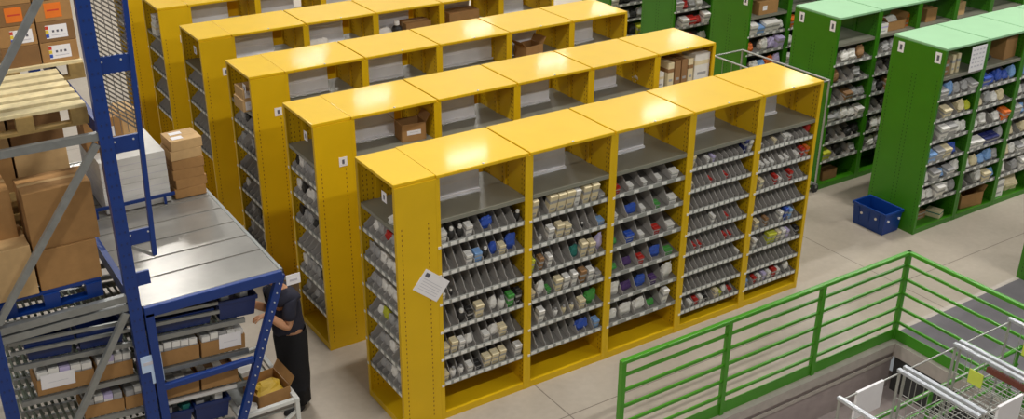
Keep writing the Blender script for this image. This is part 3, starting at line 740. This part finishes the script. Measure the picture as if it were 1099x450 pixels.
# ------------------------------------------------------------------ carton flow rack with sheet-metal roof
FX0, FX1, RZ = -2.6, -1.42, 2.0
t = thing('flow_rack', 'blue carton flow rack with grey sheet-metal roof beside the pallet rack', 'rack', (FX0,Y0,0))
def fk(x, y, z): return (x-FX0, y-Y0, z)
ys = [Y0+.0, .75, 1.09, 1.43, 1.79, 2.12, 2.5, 2.9, 3.3, 3.7]
for a, b in zip(ys, ys[1:]):
    m = MB(); m.box(fk(FX0,a+.004,RZ-.02),fk(FX1,b-.004,RZ), ROOFM); m.box(fk(FX0,b-.018,RZ),fk(FX1,b-.004,RZ+.008), ROOFM); m.box(fk(FX0,a+.004,RZ-.05),fk(FX1,a+.012,RZ-.02), ROOFM); m.build('roof_panel', t)
MB().box(fk(FX0+.0,Y0-.05,RZ-.09),fk(FX1+.01,Y0-.002,RZ+.004), BLUE).build('front_beam', t, bev=.006)
MB().box(fk(FX1+.001,Y0,RZ-.06),fk(FX1+.03,3.7,RZ+.004), GALV).build('edge_trim', t)
for y in (Y0-.02, 3.66):
    m = MB(); m.bar(fk(FX1-.0,y,RZ-.03),fk(-2.13,y,.0), .07, .055, BLUE, up=(0,1,0))
    for i in range(22):
        q = .04+.9*i/21; xx = FX1+(-2.13-FX1)*q; zz = (RZ-.03)*(1-q); m.tube(fk(xx,y-.037,zz),fk(xx,y-.0275,zz), .007, SILVER, 8)
    m.build('strut', t)
    MB().bar(fk(-2.6,y,1.2),fk(-1.74,y,1.2), .05, .06, BLUE).build('cross_beam', t, bev=.012)
    MB().box(fk(-2.6,y-.03,0),fk(-2.53,y+.03,RZ-.06), BLUE).build('post', t)
m = MB(); m.box(fk(-1.385,Y0-.056,1.85),fk(-1.255,Y0-.052,1.95), PAPER); m.box(fk(-1.355,Y0-.058,1.885),fk(-1.285,Y0-.056,1.905), INKL); m.box(fk(-1.4,Y0-.052,1.91),fk(-1.3,Y0-.048,1.93), GALV); o = m.build('label_card', t); o['label'] = 'white card on the roof corner'
MB().bar(fk(-2.6,2.14,2.1),fk(-1.75,2.14,2.1), .02, .03, BLUE).build('stop_rail', t)
for x in (-2.5,-1.85): MB().box(fk(x-.012,2.13,2.008),fk(x+.012,2.15,2.085), BLUE).build('stop_leg', t)
# sloping roller levels; z at the pick end x=-1.75 and slope
LEV = [(1.59,.085),(1.27,.075),(.935,.08),(.60,.08)]
def lz(i, x): return LEV[i][0] + LEV[i][1]*(-1.75-x)
XL, XR = -3.62, -1.62
for i in range(4):
    s = bpy.data.objects.new('flow_level', None)
    m = MB()
    for y in (.36,.72,1.1,1.5,1.9,2.3): m.bar(fk(XL,y,lz(i,XL)-.03),fk((-1.75 if i<3 else -1.95),y,lz(i,-1.75)-.03), .03, .045, GALV)
    s = m.build('flow_level', t)
    r = MB(); x = XL+.04
    while x < (-1.78 if i<3 else -2.0):
        for ya, yb in ((.39,.53),(.55,.69),(.76,.9),(.92,1.06),(1.14,1.46)): r.tube(fk(x,ya,lz(i,x)-.014),fk(x,yb,lz(i,x)-.014), .012, ROLL, 6)
        x += .055
    r.build('rollers', s)
    if i == 0:
        for zz, yy in ((.2,.34),(.12,.33)): MB().bar(fk(XL,yy,lz(0,XL)+zz),fk(-1.97,yy,lz(0,-1.97)+zz), .02, .03, GALV).build('side_guide', t)
    if i == 2:
        MB().bar(fk(-2.55,.34,lz(2,-2.55)-.02),fk(-1.9,.34,lz(2,-1.9)-.02), .02, .03, SILVER).build('side_guide', t)
# trays of white packs
def tray(label, i, x0, x1, y0, h, cols, sheet=None, group=None, packh=.13, n=5, y1=None, m=CARD, rowwhere=''):
    L = x1-x0; D = (y1 or y0+.32)-y0; xc = (x0+x1)/2; ang = math.atan(LEV[i][1])
    o = MB(); e = .008; a, b = L/2, D/2
    o.box((-a,-b,0),(a,b,e), m); o.box((-a,-b,e),(a,-b+e,h), m); o.box((-a,b-e,e),(a,b,h), m); o.box((-a,-b+e,e),(-a+e,b-e,h), m); o.box((a-e,-b+e,e),(a,b-e,h), m)
    o = o.build('cardboard_tray'); o.location = (xc,(y0+y0+D)/2,lz(i,xc)); o.rotation_euler = (0,ang,0); tag(o, label, 'tray', group)
    M = Matrix.Translation(o.location) @ Matrix.Rotation(ang,4,'Y')
    p = (L-2*e)/n
    for q in range(n):
        for rr_ in range(2):
            c = cols[(q+rr_)%len(cols)]; dd = (D-2*e)/2
            g = link('carton', carton_mesh(c,p-.006,dd-.006,packh+((q*7+rr_*3)%4-1.5)*.006,'white' if c=='lilac' else 'grey'))
            tag(g, f'white pack standing in the {rowwhere}', 'carton', f'packs in the {rowwhere}')
            if c == 'grey': g['label'] = f'grey pack standing in the {rowwhere}'
            elif c == 'lilac': g['label'] = f'lilac pack standing in the {rowwhere}'
            place(g, M, -a+e+p*(q+.5), -b+e+dd*(rr_+.5), e+.001)
    if sheet:
        s = MB(); sx, sw, sh = sheet; s.hexa([(sx-sw/2,-b-.003,h-sh),(sx+sw/2,-b-.003,h-sh),(sx+sw/2,-b-.001,h-sh),(sx-sw/2,-b-.001,h-sh),(sx-sw/2,-b-.003,h+.04),(sx+sw/2,-b-.003,h+.04),(sx+sw/2,-b-.001,h+.04),(sx-sw/2,-b-.001,h+.04)], PAPER); s.box((sx-sw*.3,-b-.004,h-sh*.4),(sx+sw*.3,-b-.003,h-sh*.36), INKL); sh_ = s.build('sheet', o); sh_['label'] = 'white sheet on the front'
    return o
TR = 'white-pack trays on the flow rack'
tray('brown tray of white packs with a white sheet, left of the grey brace', 1, -3.49,-3.05,.37,.14,['white','white','lilac'],(-.06,.26,.09),TR,.2,5,rowwhere='tray left of the grey brace')
tray('brown tray of white packs just left of the blue post', 1, -3.03,-2.74,.37,.14,['white','lilac','white'],None,TR,.2,4,rowwhere='tray just left of the blue post')
tray('brown tray of white packs just right of the blue post', 1, -2.56,-2.18,.37,.14,['white','white'],None,TR,.2,5,rowwhere='tray just right of the blue post')
tray('brown tray of white packs with a hanging white sheet at the pick end', 1, -2.16,-1.77,.37,.14,['white','white','grey'],(.06,.2,.1),TR,.19,5,rowwhere='tray with a sheet at the pick end')
tray('low brown tray with grey-white packs, third flow level left of the blue post', 2, -3.18,-2.86,.37,.12,['grey','white','lilac'],None,TR,.17,4,rowwhere='low tray left of the blue post')
tray('short brown tray behind the blue post on the third flow level', 2, -2.85,-2.62,.37,.12,['grey','white'],None,TR,.17,3,rowwhere='short tray behind the blue post')
tray('left brown tray below the blue cross beam', 2, -2.58,-2.22,.37,.13,['white','grey'],None,TR,.12,4,rowwhere='left tray below the cross beam')
tray('right brown tray below the blue cross beam', 2, -2.2,-1.87,.37,.13,['brown','white'],None,TR,.1,4,rowwhere='right tray below the cross beam')
# blue totes on the flow rack
def tote(label, i, x0, x1, y0, h, contents=None, where=''):
    xc = (x0+x1)/2; o = crate('blue_tote', label, 'tote', (xc,y0+.17,lz(i,xc)), (x1-x0,.34,h), BLUED, 0, 'blue totes on the flow rack', hand=False)
    o.rotation_euler = (0,math.atan(LEV[i][1]),0)
    M = Matrix.Translation(o.location) @ o.rotation_euler.to_matrix().to_4x4()
    if contents:
        for q, (c, dx, hh) in enumerate(contents):
            g = link('carton', carton_mesh(c,.07,.1,hh,'grey' if c != 'grey' else 'white')); tag(g, f'{CN[c]} pack in the {where}', 'carton', f'{CN[c]} packs in the {where}'); place(g, M, dx, -.08+.11*(q%2), .0125, 0, .1*q)
tote('blue tote of white packs under the roof corner', 0, -1.98,-1.63,.36,.19,[('white',-.1,.22),('lilac',-.02,.22),('white',.06,.21),('white',.11,.2)],'tote under the roof corner')
tote('plain blue tote at left on the upper flow level', 0, -3.52,-3.16,.36,.16)
tote('plain blue tote beside the blue post on the upper flow level', 0, -3.13,-2.76,.36,.16)
tote('dark blue tote right of the post on the upper flow level', 0, -2.56,-2.02,.36,.14)
tote('blue tote of grey packs at bottom right of the flow rack', 3, -2.3,-1.98,.36,.2,[('grey',-.1,.2),('grey',-.02,.2),('white',.06,.24)],'tote at bottom right of the flow rack')
tote('blue tote of grey packs beside the post on the lowest level', 3, -2.58,-2.32,.36,.18,[('grey',-.07,.21),('grey',.03,.22),('teal',.08,.2)],'tote beside the post on the lowest level')

# white packing frame at the pick face, with its carton
t = thing('packing_frame', 'white steel frame table in front of the flow rack', 'table', (-1.66,.83,0))
a0, a1, b0, b1, zt_ = -.24, .3, -.5, .52, .6
for x in (a0,a1):
    for y in (b0,b1): MB().box((x-.02,y-.02,0),(x+.02,y+.02,zt_-.04), WHITEF).build('leg', t)
    MB().box((x-.022,b0-.022,zt_-.04),(x+.022,b1+.022,zt_), WHITEF).build('side_rail', t, bev=.004)
for y in (b0,b1): MB().box((a0+.023,y-.022,zt_-.04),(a1-.023,y+.022,zt_), WHITEF).build('end_rail', t, bev=.004)
MB().box((a0+.022,b0+.022,zt_-.12),(a1-.022,b1-.022,zt_-.1), GALV).build('deck', t)
MB().bar((a0,b0,.16),(a1,b0,.46), .02, .03, WHITEF).build('diagonal', t)
MB().box((a0,b0-.01,.1),(a1,b0+.01,.13), WHITEF).build('lower_rail', t)
zd = zt_-.1
cardbox('cardboard_box', 'open brown carton with yellow bag on the white frame table', 'box', (-1.54,.62,zd), (.32,.38,.17), CARD, rad(3), True)
o = link('plastic_pouch', bag_mesh('lime',.26,.28,.16,2)); tag(o, 'yellow bag inside the open carton on the white frame table', 'bag'); o.location = (-1.54,.62,zd+.012)
o.data = o.data.copy(); o.data.materials[0] = mat('ochre_bag', (196,160,40), .55)
cardbox('carton', 'small white carton behind the open carton on the white frame table', 'carton', (-1.62,.97,zd), (.16,.14,.16), GC['white'], .2, tape=False)
o = link('plastic_pouch', bag_mesh('white',.2,.16,.1,1)); tag(o, 'white pouch at the near left of the white frame table', 'pouch'); o.location = (-1.8,.47,zd)

# ------------------------------------------------------------------ stacks on the roof
for i in range(6):
    o = cardbox('flat_carton', f'flat brown carton, {ORD[i]} from the bottom of the stack on the metal roof', 'carton', (-1.575+(.008 if i%2 else -.006),2.32,RZ+.009+i*.101), (.31,.3,.1), CARDL if i > 3 else CARD, rad((-1,1.5,0,-2,1,2)[i]), group='stack of flat cartons on the roof')
    if i == 5:
        l = MB(); l.box((-.12,-.1,.1012),(-.01,-.02,.1022), PAPER); l.box((-.1,.03,.1012),(.02,.1,.1022), PAPER); l.build('label', o)
for i in range(4):
    o = MB(); o.box((-.31,-.42,0),(.31,.42,.132), mat('white_board',(214,211,204),.6)); o.box((-.312,-.422,.06),(.312,.422,.066), INKL)
    o = o.build('white_carton', bev=.006); o.location = (-2.09,2.6,RZ+.009+i*.134); tag(o, f'flat white carton, {ORD[i]} from the bottom of the white pile on the roof', 'carton', 'pile of white cartons on the roof')
cardbox('cardboard_box', 'brown labelled carton on the white pile behind the blue guard', 'box', (-2.25,2.62,RZ+.546), (.36,.34,.33), CARD, 0, lab=[('w',.02,.19,.16,.1)])
cardbox('cardboard_box', 'narrow pale carton on the white pile behind the blue guard', 'box', (-1.96,2.8,RZ+.546), (.16,.3,.3), CARDL)

# ------------------------------------------------------------------ the picker
def skin_mesh(name, nodes, edges, m, parent=None, root=0, sub=2):
    me = bpy.data.meshes.new(name); me.from_pydata([n[0] for n in nodes], edges, [])
    o = bpy.data.objects.new(name, me); COL.objects.link(o); o.parent = parent
    md = o.modifiers.new('skin', 'SKIN'); md.use_smooth_shade = True
    for i, n in enumerate(nodes):
        r = n[1]; v = me.skin_vertices[0].data[i]; v.radius = r if isinstance(r, tuple) else (r, r); v.use_root = (i == root)
    s = o.modifiers.new('sub', 'SUBSURF'); s.levels = sub; s.render_levels = sub
    me.materials.append(m)
    return o
# faces -x; lateral axis is y
pt = thing('person', 'person in navy top and long black skirt reaching into the flow rack', 'person', (-1.12,1.02,0), rad(4))
N = [((0,0,.9),.13), ((-.01,0,1.06),(.115,.13)), ((-.03,0,1.22),(.13,.15)), ((-.05,0,1.33),(.09,.1)), ((-.065,0,1.4),.048), ((-.085,0,1.45),.05),
     ((-.04,-.16,1.31),.058), ((-.1,-.21,1.05),.05), ((-.24,-.18,1.2),.042), ((-.29,-.165,1.25),.033),
     ((-.04,.16,1.31),.058), ((-.1,.21,1.07),.05), ((-.26,.16,1.2),.042), ((-.32,.15,1.24),.033),
     ((0,-.085,.8),.1), ((0,-.09,.45),.062), ((.02,-.09,.1),.042), ((-.13,-.09,.03),.032),
     ((0,.085,.8),.1), ((.01,.09,.45),.062), ((.03,.09,.1),.042), ((-.12,.09,.03),.032)]
Eg = [(0,1),(1,2),(2,3),(3,4),(4,5),(3,6),(6,7),(7,8),(8,9),(3,10),(10,11),(11,12),(12,13),(0,14),(14,15),(15,16),(16,17),(0,18),(18,19),(19,20),(20,21)]
# hands: palm + five fingers each, added to the same continuous body
for s, w in ((-1,9),(1,13)):
    wx, wy, wz = N[w][0]
    N.append(((wx-.05,wy,wz),(.03,.014))); pal = len(N)-1; Eg.append((w,pal))
    for q, (dy, ln) in enumerate(((-.03,.05),(-.01,.06),(.01,.056),(.03,.044))):
        N.append(((wx-.08,wy+dy,wz-.003),.0095)); k1 = len(N)-1; N.append(((wx-.08-ln*.55,wy+dy*1.1,wz-.012),.0085)); N.append(((wx-.08-ln,wy+dy*1.1,wz-.035),.0075))
        Eg += [(pal,k1),(k1,k1+1),(k1+1,k1+2)]
    N.append(((wx-.035,wy-s*.04,wz-.01),.0105)); k1 = len(N)-1; N.append(((wx-.075,wy-s*.055,wz-.025),.0085)); Eg += [(pal,k1),(k1,k1+1)]
body = skin_mesh('body', N, Eg, SKIN, pt)
# head
hd = MB(); n, k = 20, 16; pts = []
for j in range(k+1):
    v = j/k*math.pi; z = math.cos(v)
    for i in range(n):
        u = 2*math.pi*i/n; x, y = math.sin(v)*math.cos(u), math.sin(v)*math.sin(u)
        X = x*.095; Y = y*.075*(1-.16*max(0,-z)); Z = z*.118
        if x < 0: X *= 1-.1*max(0,-z)
        if abs(y) < .2 and x < -.6 and -.35 < z < .1: X -= .02*(1-abs(y)/.2)          # nose
        if abs(abs(y)-.4) < .18 and x < -.5 and .0 < z < .3: X += .006                  # eye sockets
        if abs(y) < .3 and x < -.5 and -.62 < z < -.5: X += .004                        # mouth line
        pts.append((X,Y,Z))
hd.poly(pts, [(j*n+i,j*n+(i+1)%n,(j+1)*n+(i+1)%n,(j+1)*n+i) for j in range(k) for i in range(n)], SKIN, True)
for s in (-1,1):
    hd.lathe([(.003,-.028),(.012,-.02),(.016,.0),(.014,.018),(.004,.028)], SKIN, 8, (.01,s*.075))
    hd.poly([(-.086,s*.03+a_,.014+b_) for a_, b_ in ((-.012,0),(0,.005),(.012,0),(0,-.005))], [(0,1,2,3)], RUBBER)
hd.poly([(-.093,-.022,-.066),(-.093,.022,-.066),(-.094,.018,-.072),(-.094,-.018,-.072)], [(0,1,2,3)], mat('lips',(170,92,84),.5))
ho = hd.build('head', pt, (-.105,0,1.545)); ho.rotation_euler = (0,rad(-14),0)
hr = MB(); pts = []
for j in range(k+1):
    v = j/k*math.pi; z = math.cos(v)
    for i in range(n):
        u = 2*math.pi*i/n; x, y = math.sin(v)*math.cos(u), math.sin(v)*math.sin(u)
        front = x < -.25 and z < .5
        sc = .93 if front or (z < -.8 and x < .2) else 1.13+.02*math.sin(u*9)
        pts.append((x*.095*sc, y*.075*sc, z*.118*sc))
hr.poly(pts, [(j*n+i,j*n+(i+1)%n,(j+1)*n+(i+1)%n,(j+1)*n+i) for j in range(k) for i in range(n)], HAIR, True)
hr.build('hair', ho)
# clothes
TN = [((0,0,.84),(.17,.185)), ((-.01,0,.98),(.155,.17)), ((-.02,0,1.12),(.15,.165)), ((-.03,0,1.25),(.155,.185)), ((-.05,0,1.36),(.12,.14)), ((-.058,0,1.41),.085),
      ((-.04,-.165,1.32),.078), ((-.07,-.195,1.2),.07), ((-.085,-.205,1.12),.067), ((-.04,.165,1.32),.078), ((-.07,.195,1.2),.07), ((-.085,.205,1.12),.067)]
skin_mesh('top', TN, [(0,1),(1,2),(2,3),(3,4),(4,5),(4,6),(6,7),(7,8),(4,9),(9,10),(10,11)], SHIRT, pt)
sk = MB(); prof = [(.155,.17,.93),(.165,.18,.84),(.155,.17,.6),(.135,.155,.35),(.125,.15,.08),(.115,.14,.08),(.15,.165,.4),(.15,.165,.9)]
n = 28; pts = []
for j, (rx, ry, z) in enumerate(prof):
    for i in range(n):
        u = 2*math.pi*i/n; wv = 1+.05*math.sin(u*7)*(1-z)
        pts.append((rx*wv*math.cos(u)+.02*(1-z), ry*wv*math.sin(u), z))
sk.poly(pts, [(j*n+i,j*n+(i+1)%n,(j+1)*n+(i+1)%n,(j+1)*n+i) for j in range(len(prof)-1) for i in range(n)], SKIRT, True)
sk.build('skirt', pt)
for s in (-1,1):
    sh = MB(); sh.lathe([(.05,0),(.054,.02),(.046,.07),(.03,.08)], RUBBER, 12)
    o = sh.build('shoe', pt, (-.07,s*.09,0)); o.scale = (2.2,.9,1)

# ------------------------------------------------------------------ light
w = bpy.data.worlds.new('hall'); S.world = w; w.use_nodes = True
w.node_tree.nodes['Background'].inputs['Color'].default_value = (.93,.97,1,1); w.node_tree.nodes['Background'].inputs['Strength'].default_value = .27
def lamp(x, y, sx, sy, e, z=8., col=(1,.975,.93)):
    d = bpy.data.lights.new('ceiling_lamp', 'AREA'); d.shape = 'RECTANGLE'; d.size = sx; d.size_y = sy; d.energy = e; d.color = col
    o = bpy.data.objects.new('ceiling_lamp', d); COL.objects.link(o); o.location = (x,y,z)
for y in (-5.5,-.5,5,11.3,16,20,24.8):
    for x in (-5.5,0,7,12.6,17.5):
        if y < 21.5 and not (x < 0 and y > 4): lamp(x, y, 1.0, .2, 205)

# ------------------------------------------------------------------ camera
cd = bpy.data.cameras.new('camera'); cam = bpy.data.objects.new('camera', cd); COL.objects.link(cam); S.camera = cam
yaw, pitch, roll = .579, .4435, .0057
fw = Vector((math.sin(yaw)*math.cos(pitch), math.cos(yaw)*math.cos(pitch), -math.sin(pitch)))
rt = Vector((math.cos(yaw), -math.sin(yaw), 0)); up = rt.cross(fw)
r2 = rt*math.cos(roll)+up*math.sin(roll); u2 = -rt*math.sin(roll)+up*math.cos(roll)
cam.matrix_world = Matrix(((r2.x,u2.x,-fw.x,-4.1824),(r2.y,u2.y,-fw.y,-7.6495),(r2.z,u2.z,-fw.z,6.4633),(0,0,0,1)))
cd.sensor_fit = 'HORIZONTAL'; cd.sensor_width = 36; cd.lens = 1142.15/1099*36; cd.clip_start = .1; cd.clip_end = 200

S.view_settings.view_transform = 'Standard'; S.view_settings.look = 'None'; S.view_settings.gamma = 1; S.view_settings.use_curve_mapping = False
S.view_settings.exposure = -0.36
S.cycles.use_denoising = True; S.cycles.max_bounces = 8
